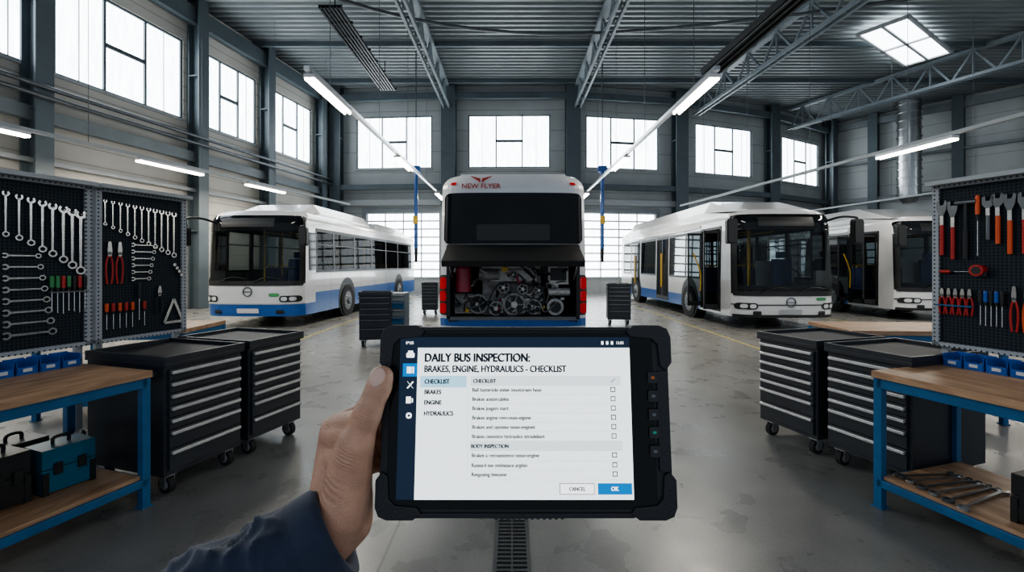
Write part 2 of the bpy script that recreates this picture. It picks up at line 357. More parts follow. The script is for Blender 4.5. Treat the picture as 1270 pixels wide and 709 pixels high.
# ---------------------------------------------------------------- light rails
def light_rail(name,p0,p1,z,lamps,rail=STEEL,w=.1):
    b=MB(); p0=Vector((*p0,z));p1=Vector((*p1,z)); d=(p1-p0); L=d.length; d.normalize()
    b.beam(p0,p1,w,rail,.08)
    side=Vector((-d.y,d.x,0))
    for a,e in lamps:
        q0=p0+d*a;q1=p0+d*e
        b.beam(q0-Vector((0,0,.09)),q1-Vector((0,0,.09)),.2,WHITE,.07)
        for o in (-.055,.055): b.cyl(q0+side*o-Vector((0,0,.15)),q1+side*o-Vector((0,0,.15)),.03,TUBE,n=10)
    k=1.
    while k<L:
        q=p0+d*k; b.cyl(q,(q.x,q.y,CH-.05),.008,DSTEEL,n=6); k+=3.2
    par=b.obj(name)
    for a,e in lamps:
        q=p0+d*(a+e)/2
        l=bpy.data.lights.new('lamp','AREA'); l.shape='RECTANGLE'; l.size=e-a; l.size_y=.2; l.energy=70*(e-a); l.color=(1,.93,.82)
        lo=bpy.data.objects.new('lamp',l); sc.collection.objects.link(lo); lo.location=q-Vector((0,0,.22)); lo.rotation_euler=(0,0,math.atan2(d.y,d.x)); lo.parent=par
light_rail('fluorescent_light_rail',(-3.55,7.8),(-3.45,24),5.0,[(0.1,1.9),(6,7.8),(13,14.8)])
light_rail('fluorescent_light_rail',(3.55,7.8),(3.45,24),5.0,[(0.1,1.9),(6,7.8),(13,14.8)])
light_rail('fluorescent_light_rail',(-12.1,4.0),(-8.1,22.5),4.6,[(3,6.2),(8.6,10.6),(12.4,14.3)],LGREY)
light_rail('fluorescent_light_rail',(10.8,4.0),(8.6,23),4.6,[(2.,4.),(6.3,8.2)],LGREY)
light_rail('fluorescent_light_rail',(19.5,7),(16.5,26),4.6,[(3,5.5),(9,11)],LGREY)
b=MB(); b.beam((4.7,4.5,5.9),(3.6,8.3,5.12),.3,BLACK,.12)
for o in (-.11,0,.11): b.beam((4.7+o,4.5,5.83),(3.6+o,8.3,5.05),.04,DSTEEL,.05)
for q in ((4.5,5.2,5.75),(3.9,7.2,5.3)): b.cyl(q,(q[0],q[1],CH),.008,DSTEEL,n=6)
b.obj('power_rail_duct')
for x in (-4.25,4.0):
    b=MB(); b.cyl((0,0,5.9),(0,0,CH-.1),.025,DSTEEL,n=8); b.cyl((0,0,2.3),(0,0,5.9),.08,BLUE); b.cyl((0,0,1.7),(0,0,2.3),.06,BLACK,r1=.08); b.box(-.18,.18,-.15,.15,5.7,5.95,BLUE)
    b.box(-.1,.1,-.14,-.07,3.4,3.75,YEL)
    b.obj('exhaust_hose_drop',(x,20,0))

# ---------------------------------------------------------------- bus
class Bus:
    def __init__(s,L,H=3.0,W=1.275,r=.22,bow=.1,corner=.3,rake=.05,top=.3,zb=.3):
        s.L,s.H,s.W,s.r,s.bow,s.corner,s.rake,s.top,s.zb=L,H,W,r,bow,corner,rake,top,zb; s.mb=MB()
    def w(s,z):
        k=z-(s.H-s.r)
        if k>0: return s.W-s.r+math.sqrt(max(0,s.r**2-k*k))-.03*(s.H-s.r-1.2)/1.8
        return s.W-.03*max(0,z-1.2)/1.8
    def yf(s,u,z):
        return s.bow*u*u+s.corner*abs(u)**8+max(0,z-1.0)*s.rake+(max(0,z-(s.H-.4))/.4)**2*s.top+max(0,.6-z)*.12
    def shell(s,zcol,fh=(),sh={},blue=(.62,),inner=None):
        mb=s.mb
        us=sorted({-1+2*i/28 for i in range(29)}|{h[0] for h in fh}|{h[1] for h in fh})
        zs={s.zb,*blue,.95,1.2,1.6,2.0,2.4,s.H-s.r}|{s.H-s.r+s.r*math.sin(math.radians(a)) for a in (15,30,45,60,75,90)}|{h[2] for h in fh}|{h[3] for h in fh}
        for S in sh.values():
            for h in S: zs|={h[2],h[3]}
        zs=sorted(zs)
        for j in range(len(zs)-1):
            z0,z1=zs[j],zs[j+1]; zm=(z0+z1)/2
            for i in range(len(us)-1):
                u0,u1=us[i],us[i+1]
                if any(h[0]<(u0+u1)/2<h[1] and h[2]<zm<h[3] for h in fh): continue
                mb.add([(u*s.w(z),s.yf(u,z),z) for u,z in ((u0,z0),(u1,z0),(u1,z1),(u0,z1))],[(0,1,2,3)],zcol(zm,0),True)
            for sd in (-1,1):
                hs=sh.get(sd,[]); ys=sorted({.95,2.2,s.L}|{h[0] for h in hs}|{h[1] for h in hs})
                for k in range(-1,len(ys)-1):
                    ya=ys[k] if k>=0 else None; yb=ys[k+1]
                    if k>=0 and any(h[0]<(ya+yb)/2<h[1] and h[2]<zm<h[3] for h in hs): continue
                    a0=ya if ya is not None else s.yf(1,z0); a1=ya if ya is not None else s.yf(1,z1)
                    mb.add([(sd*s.w(z0),a0,z0),(sd*s.w(z0),yb,z0),(sd*s.w(z1),yb,z1),(sd*s.w(z1),a1,z1)],[(0,1,2,3)],zcol(zm,(a0+yb)/2),True)
                    if inner and k>=0: mb.add([(sd*(s.w(z0)-.04),ya,z0),(sd*(s.w(z0)-.04),yb,z0),(sd*(s.w(z1)-.04),yb,z1),(sd*(s.w(z1)-.04),ya,z1)],[(0,1,2,3)],inner)
        ring=[(s.w(z),z) for z in zs]
        mb.add([(x,s.L,z) for x,z in ring]+[(-x,s.L,z) for x,z in ring[::-1]],[list(range(2*len(ring)))],WHITE)
        tu=[(u*s.w(s.H),s.yf(u,s.H),s.H) for u in us]; n=len(tu)
        mb.add(tu+[(s.w(s.H),s.L,s.H),(-s.w(s.H),s.L,s.H)],[list(range(n+2))],WHITE)
        mb.box(-s.W+.02,s.W-.02,.45,s.L-.05,s.zb,s.zb+.05,BLACK)
    def fp(s,u0,u1,z0,z1,off,m,rc=.06,nu=20,nz=10):
        vs=[];W=s.W
        zz=[z0+(z1-z0)*j/nz for j in range(nz+1)]
        if rc: zz=sorted(set(zz)|{z0+rc*q for q in (.08,.3,.6,1)}|{z1-rc*q for q in (.08,.3,.6,1)})
        for z in zz:
            d=min(z-z0,z1-z); sh=0
            if rc and d<rc: sh=(rc-math.sqrt(max(0,rc*rc-(rc-d)**2)))/W
            for i in range(nu+1):
                u=u0+sh+(u1-u0-2*sh)*i/nu
                vs.append((u*(s.w(z)+off*.8*abs(u)**4),s.yf(u,z)-off,z))
        n=nu+1
        s.mb.add(vs,[(j*n+i,j*n+i+1,(j+1)*n+i+1,(j+1)*n+i) for j in range(len(zz)-1) for i in range(nu)],m,True)
    def sq(s,sd,y0,y1,z0,z1,m,off=.004):
        s.mb.add([(sd*(s.w(z0)+off),y0,z0),(sd*(s.w(z0)+off),y1,z0),(sd*(s.w(z1)+off),y1,z1),(sd*(s.w(z1)+off),y0,z1)],[(0,1,2,3)],m)
    def sp(s,sd,y0,y1,z0,z1,m,off=.012):
        xa,xb=s.w(z0),s.w(z1); i=.06
        vs=[(sd*(xa-i),y0,z0),(sd*(xa+off),y0,z0),(sd*(xa+off),y1,z0),(sd*(xa-i),y1,z0),(sd*(xb-i),y0,z1),(sd*(xb+off),y0,z1),(sd*(xb+off),y1,z1),(sd*(xb-i),y1,z1)]
        s.mb.add(vs,[(0,1,2,3),(7,6,5,4),(0,4,5,1),(1,5,6,2),(2,6,7,3),(3,7,4,0)],m)
    def band(s,sd,panes,z0,z1,vent=True):
        ya,yb=panes[0][0]-.06,panes[-1][1]+.06
        s.sp(sd,ya,yb,z0-.06,z0,BLACK,.01); s.sp(sd,ya,yb,z1,z1+.09,BLACK,.01); s.sp(sd,ya,ya+.06,z0,z1,BLACK,.01)
        for k,(a,c) in enumerate(panes):
            nx=panes[k+1][0] if k+1<len(panes) else c+.06
            s.sp(sd,c,nx,z0,z1,BLACK,.01); s.sq(sd,a,c,z0,z1,SGLASS)
            if vent: s.sp(sd,a,c,z1-.36,z1-.33,BLACK,.008)
    def wheel(s,sd,y,r=.48):
        b=s.mb; x=sd*s.W
        b.cyl((x-sd*.3,y,r+.1),(x+sd*.006,y,r+.1),.62,BLACK,n=32)
        b.box(min(x,x+sd*.006),max(x,x+sd*.006),y-.62,y+.62,s.zb,r+.1,BLACK)
        b.cyl((x-sd*.28,y,r),(x+sd*.03,y,r),r,RUB,n=36)
        b.cyl((x,y,r),(x+sd*.034,y,r),r*.62,DSTEEL,n=32)
        b.cyl((x,y,r),(x+sd*.04,y,r),r*.56,LGREY,r1=r*.5,n=32)
        b.cyl((x,y,r),(x+sd*.1,y,r),.13,DSTEEL,r1=.1)
        for k in range(10):
            t=k*math.pi/5; b.cyl((x+sd*.03,y+.2*math.cos(t),r+.2*math.sin(t)),(x+sd*.06,y+.2*math.cos(t),r+.2*math.sin(t)),.018,DSTEEL,n=6)
    def mirror(s,sd,z=2.35,ln=.3,w=.11,h=.25):
        b=s.mb; x=sd*s.W; cx=x+sd*ln*.75; y=-.12
        b.tube([(x*.96,.45,2.72),(x+sd*.06,.12,2.78),(cx,y+.02,2.74),(cx,y+.03,z+h-.02)],.028,BLACK)
        pts=[]
        for qx,qz,a in ((w-.05,h-.07,0),(-w+.05,h-.07,90),(-w+.05,-h+.07,180),(w-.05,-h+.07,270)):
            for i in range(5):
                t=math.radians(a+22.5*i); pts.append((cx+qx+.05*math.cos(t),z+qz+.07*math.sin(t)))
        b.prism(pts,y-.05,y+.05,BLACK)
        pts=[(cx+(px_-cx)*.8,z+(pz-z)*.88) for px_,pz in pts]; b.prism(pts,y-.09,y-.05,BLACK); b.prism(pts,y+.05,y+.055,CHROME)

def interior(B,yl):
    b=B.mb; W=B.W-.06
    b.box(-W,W,.75,yl,.38,.42,INT); b.box(-W,W,yl,yl+.05,.4,2.7,INT); b.box(-W+.1,W-.1,.8,yl,2.72,2.76,INT)
    b.box(-W*.93,W*.93,.42,.75,.5,1.06,BLACK); b.box(-.9*W,W*.9,.75,.8,.45,1.0,INT)
    b.tube([(.6+.24*math.cos(t),.95+.1*math.sin(t),1.3+.2*math.sin(t)) for t in [k*math.pi/6 for k in range(12)]],.018,BLACK,closed=True,sub=2)
    b.box(.35,.85,1.3,1.42,.7,1.75,SEAT); b.box(.35,.85,1.05,1.4,.65,.8,SEAT); b.box(.48,.72,1.31,1.41,1.78,1.95,SEAT)
    b.box(.1,W,1.7,1.74,.4,1.7,GREY)
    y=2.6
    while y<yl-.5:
        for x in (-.95,-.52,.52,.95):
            b.box(x-.2,x+.2,y,y+.07,.85,1.5,SEAT); b.box(x-.2,x+.2,y-.4,y,.78,.87,SEAT)
            b.tube([(x-.15,y+.03,1.48),(x-.1,y+.03,1.57),(x+.1,y+.03,1.57),(x+.15,y+.03,1.48)],.014,YEL,n=6,sub=3)
        y+=.78
    for x,y in ((-.35,1.3),(-.35,2.2),(.3,2.4),(-.35,3.8),(.35,4.6),(-.35,6),(.35,7)):
        if y<yl: b.cyl((x,y,.4),(x,y,2.72),.02,YEL,n=8)
    for x in (-.35,.35): b.cyl((x,1.3,2.5),(x,yl,2.5),.016,YEL,n=8)

def city_bus(loc,kind,L=10.6,rz=0):
    B=Bus(L,3.0,1.275,.24); b=B.mb
    A_=kind=='A'
    wz0=1.12 if A_ else .88
    fh=[(-.93,.93,wz0+.04,2.48)]
    ds=-1; sh={}
    z0,z1=(1.45,2.5) if A_ else (1.25,2.5)
    full=[(1.06,2.05),(2.15,3.6),(3.7,5.2),(5.3,6.8),(6.9,8.4),(8.5,L-.6)]
    dp=[(2.25,3.2),(3.3,4.62),(6.1,7.85),(9.4,L-.5)]
    for sd in (-1,1):
        P=full if (A_ or sd!=ds) else dp
        sh[sd]=[(a,c,z0,z1) for a,c in P]
    if not A_: sh[ds]+=[(1.0,2.1,.36,2.55)]
    def zc(z,y):
        if A_: return BLUE if z<(.6 if y<.95 else .86) else WHITE
        return BLUE if (z<.66 and y>2.2) else WHITE
    B.shell(zc,fh,sh,(.6,.86) if A_ else (.46,.66),INT)
    interior(B,L-.9)
    B.fp(-.995,.995,wz0,2.5,.006,GLASS,.14)
    for a,c in ((-1,-.93),(.93,1)): B.fp(a,c,wz0+.0,2.5,.003,BLACK,0,4)
    B.fp(-.99,.99,2.46,2.86,.014,DGLASS,.08)
    B.fp(-.98,.98,wz0-.05,wz0+.07,.016,BLACK,.03)
    B.fp(-.6,.5,2.55,2.78,.02,BLACK,.02)
    for sx in (-.75,.15):
        b.tube([(sx,B.yf(0,1.1)-.04,wz0+.03),(sx+.35,-.035,wz0+.16),(sx+.72,-.01,wz0+.12)],.012,BLACK,n=6)
    b.arc(0,wz0-.2,.12,.1,0,360,B.yf(0,.9)-.02,B.yf(0,.9)+.01,DSTEEL,20)
    b.box(-.09,.09,-.02,.03,wz0-.208,wz0-.192,DSTEEL)
    zl=.66 if A_ else .5
    for sgn in (-1,1):
        u0,u1=sorted((sgn*.62,sgn*.97)); B.fp(u0,u1,zl,zl+.16,.012,BLACK,.07,10)
        u0,u1=sorted((sgn*.65,sgn*.76)); B.fp(u0,u1,zl+.03,zl+.13,.02,LENS,.045,6)
        u0,u1=sorted((sgn*.79,sgn*.9)); B.fp(u0,u1,zl+.03,zl+.13,.02,LENS,.045,6)
        u0,u1=sorted((sgn*.55,sgn*.7)); B.fp(u0,u1,.36,.46,.012,BLACK,.03,6)
    B.fp(-.22,.22,.38,.5,.016,WHITE if A_ else LGREY,.02,6)
    B.fp(.42,.62,.8,.88,.012,GREEN,.04,6) if A_ else B.fp(.5,.7,.72,.79,.012,GREEN,.03,6)
    B.fp(-1,1,.6,.625,.01,LGREY if A_ else BLACK,0)
    if not A_: B.fp(-.98,.98,.3,.37,.012,BLACK,0)
    for sd in (-1,1):
        if A_ or sd!=ds:
            B.band(sd,full,z0,z1)
            B.sp(sd,.6,.98,1.45,2.45,DGLASS,.01)
        else:
            B.band(sd,dp[:2],z0,z1,False); B.band(sd,dp[2:3],z0,z1,False); B.band(sd,dp[3:],z0,z1,False)
            B.sp(sd,.95,1.0,.36,2.6,BLACK,.02); B.sp(sd,2.1,2.15,.36,2.6,BLACK,.02); B.sp(sd,.95,2.15,2.55,2.62,BLACK,.02)
            x=sd*1.275
            for yy in (1.03,2.07):
                for (p,q,e,f) in ((0,.03,.42,2.5),(.38,.42,.42,2.5),(0,.42,.42,.55),(0,.42,2.44,2.5)):
                    b.box(min(x+sd*p,x+sd*q),max(x+sd*p,x+sd*q),yy-.02,yy+.02,e,f,BLACK)
                b.add([(x+sd*.03,yy,.55),(x+sd*.38,yy,.55),(x+sd*.38,yy,2.44),(x+sd*.03,yy,2.44)],[(0,1,2,3)],SGLASS)
            b.tube([(x+sd*.08,2.0,.85),(x+sd*.1,1.97,1.4),(x+sd*.3,1.97,1.95)],.018,YEL,n=8)
            b.tube([(x-sd*.1,1.1,.7),(x-sd*.14,1.3,1.25),(x-sd*.1,1.15,1.9)],.018,YEL,n=8)
            for a in (4.75,8.05):
                B.sp(sd,a,a+1.2,.36,2.6,BLACK,.014)
                for q in (0,.6): B.sp(sd,a+q+.05,a+q+.55,.5,2.5,DGLASS,.02)
                b.cyl((sd*1.31,a+.55,.8),(sd*1.31,a+.55,2.0),.014,YEL,n=8); b.cyl((sd*1.31,a+.65,.8),(sd*1.31,a+.65,2.0),.014,YEL,n=8)
        if A_:
            B.sp(sd,1.0,L-.2,1.0,1.02,LGREY,.006)
            for a in (1.9,4.2,5.5,6.9): B.sp(sd,a,a+.015,.35,1.35,GREY,.004)
        B.wheel(sd,3.05 if A_ else 2.95); B.wheel(sd,L-2.6 if A_ else L-2.5)
        B.mirror(sd,2.3 if A_ else 2.4,.3 if A_ else .34,.1 if A_ else .13,.24 if A_ else .3)
    def fair(y0,y1,h,w,sl=.5):
        vs=[]
        for y,k in ((y0,0),(y0+sl,h),(y1-sl*.6,h),(y1,0)):
            for x in (-w,-w+.2,w-.2,w): vs.append((x,y,B.H-.05+ (k if abs(x)<w else k*.3)))
        b.add(vs,[(j*4+i,j*4+i+1,(j+1)*4+i+1,(j+1)*4+i) for j in range(3) for i in range(3)],WHITE)
        b.add([(x,y,B.H-.05) for x in (-w,w) for y in (y0,y1)],[(0,1,3,2)],WHITE)
        for i in (0,3): b.add([(vs[i][0],y0,B.H-.1),vs[4+i],vs[8+i],(vs[i][0],y1,B.H-.1)],[(0,1,2,3)],WHITE)
    if A_: fair(.9,6.2,.38,1.0,.9); fair(6.6,L-.6,.3,1.0,.4); b.box(-.9,.9,6.2,6.6,2.98,3.15,GREY)
    else: fair(.5,L-.3,.46,1.2,1.6); B.sp(ds,2.2,L-.5,2.66,2.98,WHITE,.05)
    return b.obj('city_bus',loc,rz,fix=False)
city_bus((-6.62,11.3,0),'A',11.2,-2.5)
city_bus((6.8,11.0,0),'B',11,1)
city_bus((12.35,12.7,0),'B',10.5)

# ---- rear bus with open engine bay
B=Bus(11.5,3.2,1.29,.26,bow=.04,corner=.16,rake=.03,top=.16); b=B.mb
B.shell(lambda z,y: BLUE if z<.66 else WHITE,[(-.86,.86,.68,1.92)],{},(.66,))
B.fp(-.95,.95,1.96,2.85,.012,DGLASS,.1)
B.fp(-.5,.5,2.02,2.3,.016,BLACK,.04)
B.fp(-.93,-.9,2.0,2.8,.016,BLACK,0,2); B.fp(.9,.93,2.0,2.8,.016,BLACK,0,2)
for sg in (-1,1):
    u0,u1=sorted((sg*.875,sg*1.0)); B.fp(u0,u1,.72,1.42,.014,BLACK,.05,8)
    for z0,z1,m in ((.75,.93,TAIL),(.96,1.14,TAIL),(1.17,1.38,TAIL)): 
        a,c=sorted((sg*.895,sg*.985)); B.fp(a,c,z0,z1,.028,m,.04,8)
    a,c=sorted((sg*.8,sg*.88)); B.fp(a,c,3.0,3.05,.012,TAIL,.02,4)
    B.sp(sg,.6,11,1.3,2.6,BLACK,.006)
    for k in range(7): B.sp(sg,.8+k*1.45,2.15+k*1.45,1.35,2.52,DGLASS,.012)
    B.wheel(sg,3.0); B.wheel(sg,9.2)
B.fp(-.99,.99,.5,.53,.012,WHITE,0); B.fp(-.25,.25,.36,.48,.014,WHITE,.02,6)
b.box(-1,1,.8,8,3.15,3.32,WHITE)
X=1.1
b.box(-X,X,1.1,1.15,.6,1.95,BAY); b.box(-X-.02,-X,.04,1.1,.6,1.95,BAY); b.box(X,X+.02,.04,1.1,.6,1.95,BAY); b.box(-X,X,.04,1.1,1.9,1.95,BAY); b.box(-X,X,.04,1.1,.62,.68,BAY)
for x in (-1.12,1.12): b.box(x-.03,x+.03,-.01,.06,.66,1.93,BLACK)
b.box(-1.12,1.12,-.01,.06,.64,.7,DSTEEL)
def lid():
    hy,hz,oy,oz=.02,1.95,-.72,1.66
    d=Vector((0,oy-hy,oz-hz)).normalized(); n=Vector((0,-d.z,d.y)); n=n if n.z<0 else -n
    P=lambda x,s,t: (x,hy+d.y*s+n.y*t,hz+d.z*s+n.z*t); S=(Vector((0,oy-hy,oz-hz))).length
    def sl(x0,x1,s0,s1,t0,t1,m): b.add([P(x,s_,t) for x in (x0,x1) for s_ in (s0,s1) for t in (t0,t1)],[(0,1,3,2),(4,6,7,5),(0,4,5,1),(2,3,7,6),(0,2,6,4),(1,5,7,3)],m)
    sl(-1.13,1.13,0,S,0,.03,BLACK); sl(-1.13,1.13,S-.06,S,.03,.1,BLACK)
    for x in (-1.13,1.09): sl(x,x+.04,0,S,.03,.1,BLACK)
    for x in (-.7,-.25,.2,.65): sl(x,x+.06,.05,S-.06,.03,.06,DSTEEL)
    sl(-1.0,1.0,.3,.34,.03,.07,DSTEEL)
    for x in (-1.05,1.05): b.cyl((x,.02,1.35),(x,-.5,1.69),.015,STEEL,n=8)
lid()
EN=mat('engine_metal',(.24,.235,.225),.5,.15,var=.4,scale=12,bump=.3); EL=mat('engine_alloy',(.48,.47,.45),.45,.3,var=.3,scale=14); RT=mat('red_tank',(.3,.025,.05),.3); TANK=mat('tank_translucent',(.7,.7,.62),.5)
b.box(-.55,.5,.35,1.0,.7,1.4,EN); b.box(-.4,.42,.28,.6,1.3,1.5,EL); b.box(-.2,.3,.2,.4,.75,1.0,EL)
def pulley(x,z,r,y=.15):
    b.cyl((x,y,z),(x,y+.1,z),r,BAY,n=28); b.arc(x,z,r*1.05,r*.86,0,360,y-.03,y,EN,28); b.cyl((x,y-.05,z),(x,y,z),r*.3,EL,n=16)
    for k in range(5):
        t=k*1.2566; b.beam((x,y-.015,z),(x+r*.85*math.cos(t),y-.015,z+r*.85*math.sin(t)),.018,EN)
for a in ((.02,.9,.19),(-.3,.83,.12),(.36,.86,.13),(.17,1.17,.09),(-.17,1.2,.1),(.45,1.15,.08)): pulley(*a)
pulley(-.62,.9,.17,.25); pulley(.0,1.42,.07,.2)
b.tube([(.2,.12,.82),(.48,.12,.8),(.52,.12,1.15),(.17,.12,1.27),(-.26,.12,1.25),(-.42,.12,.85),(0,.12,.7)],.016,BLACK,closed=True)
b.cyl((-.88,.2,1.12),(-.88,.2,1.52),.14,RT,n=24); b.sphere((-.88,.2,1.52),.14,RT,(1,1,.5)); b.cyl((-.88,.2,1.55),(-.88,.2,1.62),.05,BLACK)
b.box(.62,.98,.2,.5,1.25,1.6,TANK); b.box(.66,.94,.18,.2,1.32,1.54,BLACK); b.cyl((.8,.3,1.6),(.8,.3,1.68),.06,BLACK)
b.box(-1.05,-.72,.3,.8,.72,1.08,EN)
for k in range(9): b.box(-1.04,-.73,.27,.3,.74+k*.036,.753+k*.036,EL)
b.cyl((.75,.22,.85),(.75,.8,.85),.15,EL,n=24); b.cyl((.75,.18,.85),(.75,.22,.85),.1,BLACK,n=24)
b.cyl((.62,.2,1.12),(1.0,.2,1.12),.07,EL,n=18); b.cyl((-.6,.3,1.55),(.5,.3,1.57),.06,EL,n=18); b.cyl((-.6,.2,1.42),(-.25,.2,1.42),.09,EN,n=18)
for k in range(34):
    x=R.uniform(-1,.9);z=R.uniform(.8,1.7); pts=[(x,R.uniform(.08,.3),z)]
    for q in range(3):
        x=max(-1.02,min(1.02,x+R.uniform(-.25,.25))); z=max(.74,min(1.8,z+R.uniform(-.2,.2))); pts.append((x,R.uniform(.06,.35),z))
    b.tube(pts,R.choice((.012,.018,.028)),R.choice((BLACK,BLACK,RUB,BAY,EN,DSTEEL,EL,RT)),n=8)
for k in range(46):
    x=R.uniform(-1,1);z=R.uniform(.75,1.75);s=R.uniform(.02,.06)
    b.box(x-s,x+s,.16,.34,z-s*.7,z+s*.7,R.choice((EN,EL,BLACK,DSTEEL,EN,BAY)) if R.random()<.93 else YEL)
rb=b.obj('transit_bus_open_engine',(.02,7.8,0),0,fix=False)
text('fleet_lettering','NEW FLYER',.118,(-.56,B.yf(.45,2.93)-.03,2.93),(math.radians(90-6),0,0),LOGO,rb,.0015,'CENTER',1.1,.002)
b=MB()
for sg in (-1,1):
    for k in range(3):
        b.prism([(sg*.015,.01-k*.03),(sg*(.19-k*.045),.07-k*.032),(sg*(.15-k*.045),.038-k*.032),(sg*.02,-.02-k*.03)],-.004,.004,LOGO)
o=b.obj('wing_emblem',(-.56,B.yf(.45,3.1)-.045,3.1),0,parent=rb); o.rotation_euler=(math.radians(-30),0,0)

# ---------------------------------------------------------------- workshop furniture
A=72.5; ca,sa=math.cos(math.radians(A)),math.sin(math.radians(A))
def caster(b,x,y,z=.13,r=.06):
    b.cyl((x-.02,y,r),(x+.02,y,r),r,RUB,n=20); b.cyl((x-.024,y,r),(x+.024,y,r),r*.55,LGREY,n=16)
    b.box(x-.035,x-.028,y-.03,y+.03,r-.02,z,STEEL); b.box(x+.028,x+.035,y-.03,y+.03,r-.02,z,STEEL); b.box(x-.04,x+.04,y-.04,y+.04,z-.01,z+.015,STEEL)
def cabinet(name,loc,rz,w=.6,d=.8,h=.95,n=7,hand=HANDLE):
    b=MB(); b.box(0,w,.02,d,.14,h-.05,CAB); b.box(-.012,w+.012,-.01,d+.01,h-.05,h-.02,CAB)
    b.box(-.012,w+.012,-.01,.015,h-.02,h+.02,CAB); b.box(-.012,w+.012,d-.015,d+.01,h-.02,h+.02,CAB); b.box(-.012,.012,.015,d-.015,h-.02,h+.02,CAB); b.box(w-.012,w+.012,.015,d-.015,h-.02,h+.02,CAB)
    b.box(.012,w-.012,.015,d-.015,h-.02,h-.008,CABT)
    hs=[1]*(n-2)+[1.6,1.8] if n>4 else [1]*n; tot=sum(hs); z=h-.075; H=h-.075-.17
    for q in hs:
        hh=H*q/tot; b.box(.025,w-.025,0,.02,z-hh+.008,z,CAB)
        b.box(.03,w-.03,-.024,-.002,z-.03,z-.008,hand); b.box(.03,w-.03,-.02,.0,z-.036,z-.03,BLACK); z-=hh
    b.box(-.03,0,.08,d-.08,h-.12,h-.09,DSTEEL)
    for x in (.07,w-.07):
        for y in (.09,d-.09): caster(b,x,y)
    return b.obj(name,loc,rz,bev=.004)
for sg in (-1,1):
    for (x,y,w) in ((2.36,3.08,.6),(2.17,3.74,.58)):
        if sg<0: cabinet('tool_cabinet',(-x,y,0),A,w)
        else: cabinet('tool_cabinet',(x+ca*w,y+sa*w,0),-A,w)
def bench(loc,rz,x0,x1,d,h=.9):
    b=MB(); b.box(x0,x1,-.02,d,h-.045,h,WOOD); b.box(x0+.02,x1-.02,.0,.04,h-.11,h-.045,BENCHB); b.box(x0+.02,x1-.02,d-.05,d-.01,h-.11,h-.045,BENCHB)
    for x in (x0,x1-.05):
        for y in (0,d-.05): b.box(x,x+.05,y,y+.05,0,h-.045,BENCHB); b.box(x-.01,x+.06,y-.01,y+.06,0,.012,BENCHB)
        b.box(x+.005,x+.045,.05,d-.05,h-.11,h-.05,BENCHB); b.box(x+.005,x+.045,.05,d-.05,.14,.19,BENCHB)
    b.box(x0+.02,x1-.02,.0,.045,.14,.19,BENCHB); b.box(x0+.02,x1-.02,d-.045,d,.14,.19,BENCHB)
    b.box(x0+.05,x1-.05,.02,d-.03,.19,.215,WOOD)
    return b.obj('workbench',loc,rz,bev=.003)
LF=(-2.40,3.0,0); RF=(2.40,3.0,0)
bench(LF,A,-1.7,0,.8); bench(RF,-A,0,1.7,.8)
bench((3.45,4.6,0),-4,0,1.5,.75,.93); bench((-4.9,4.6,0),4,0,1.5,.75,.93)
def LP(frame,rz,x,y,z=0):
    a=math.radians(rz); return (frame[0]+x*math.cos(a)-y*math.sin(a),frame[1]+x*math.sin(a)+y*math.cos(a),z)
def wrench(b,x,z,L,ang=0,w=None,m=CHROME,y=-.014):
    w=w or L*.055; s=b.M.copy(); b.M=s@Matrix.Translation((x,y,z))@Matrix.Rotation(math.radians(ang),4,'Y')
    r=w*1.15
    b.prism([(-w*.36,-r*1.5),(w*.36,-r*1.5),(w*.27,-L+r*1.6),(-w*.27,-L+r*1.6)],-.004,.004,m)
    b.arc(0,-r*.9,r*1.05,r*.5,128,412,-.006,.006,m); b.arc(0,-L+r,r,r*.58,0,360,-.007,.007,m)
    b.M=s
def screwdriver(b,x,z,L,m,ang=0,y=-.02):
    s=b.M.copy(); b.M=s@Matrix.Translation((x,y,z))@Matrix.Rotation(math.radians(ang),4,'Y')
    h=L*.42; b.cyl((0,0,0),(0,0,-h*.12),.010,m,r1=.013,n=12); b.cyl((0,0,-h*.12),(0,0,-h*.75),.013,m,r1=.0125,n=12); b.cyl((0,0,-h*.75),(0,0,-h),.009,BLACK,r1=.008,n=12)
    b.cyl((0,0,-h),(0,0,-L*.96),.0035,CHROME,n=8); b.box(-.004,.004,-.001,.001,-L,-L*.95,CHROME); b.M=s
def pliers(b,x,z,L,m,ang=0,y=-.016,w=1):
    s=b.M.copy(); b.M=s@Matrix.Translation((x,y,z))@Matrix.Rotation(math.radians(ang),4,'Y')
    for k in (-1,1):
        b.prism([(0,0),(k*.01*w,-.005),(k*.016*w,-L*.2),(k*.012*w,-L*.34),(0,-L*.36)],-.006,.006,STEEL)
        b.tube([(k*.006,0,-L*.33),(k*.02*w,0,-L*.5),(k*.022*w,0,-L*.75),(k*.014*w,0,-L)],.0065,m,n=8)
    b.cyl((0,-.01,-L*.28),(0,.01,-L*.28),.012*w,DSTEEL,n=12); b.M=s
def adjustable(b,x,z,L,m,y=-.018):
    s=b.M.copy(); b.M=s@Matrix.Translation((x,y,z))
    b.prism([(-.03,-.01),(-.012,0),(-.01,-.035),(.012,-.035),(.02,0),(.034,-.012),(.028,-.07),(.012,-L*.28),(-.012,-L*.28),(-.03,-.06)],-.008,.008,DSTEEL)
    b.prism([(-.011,-L*.25),(.011,-L*.25),(.011,-L*.5),(-.011,-L*.5)],-.006,.006,STEEL)
    b.tube([(0,0,-L*.45),(0,0,-L*.7),(0,0,-L)],.013,m,n=10); b.M=s
def hammer(b,x,z,L,m,y=-.02):
    b.cyl((x-.06,y,z),(x+.06,y,z),.018,DSTEEL,n=14); b.cyl((x,y,z),(x,y,z-L),.011,BLACK,n=10); b.cyl((x,y,z-L*.5),(x,y,z-L),.016,m,n=12)
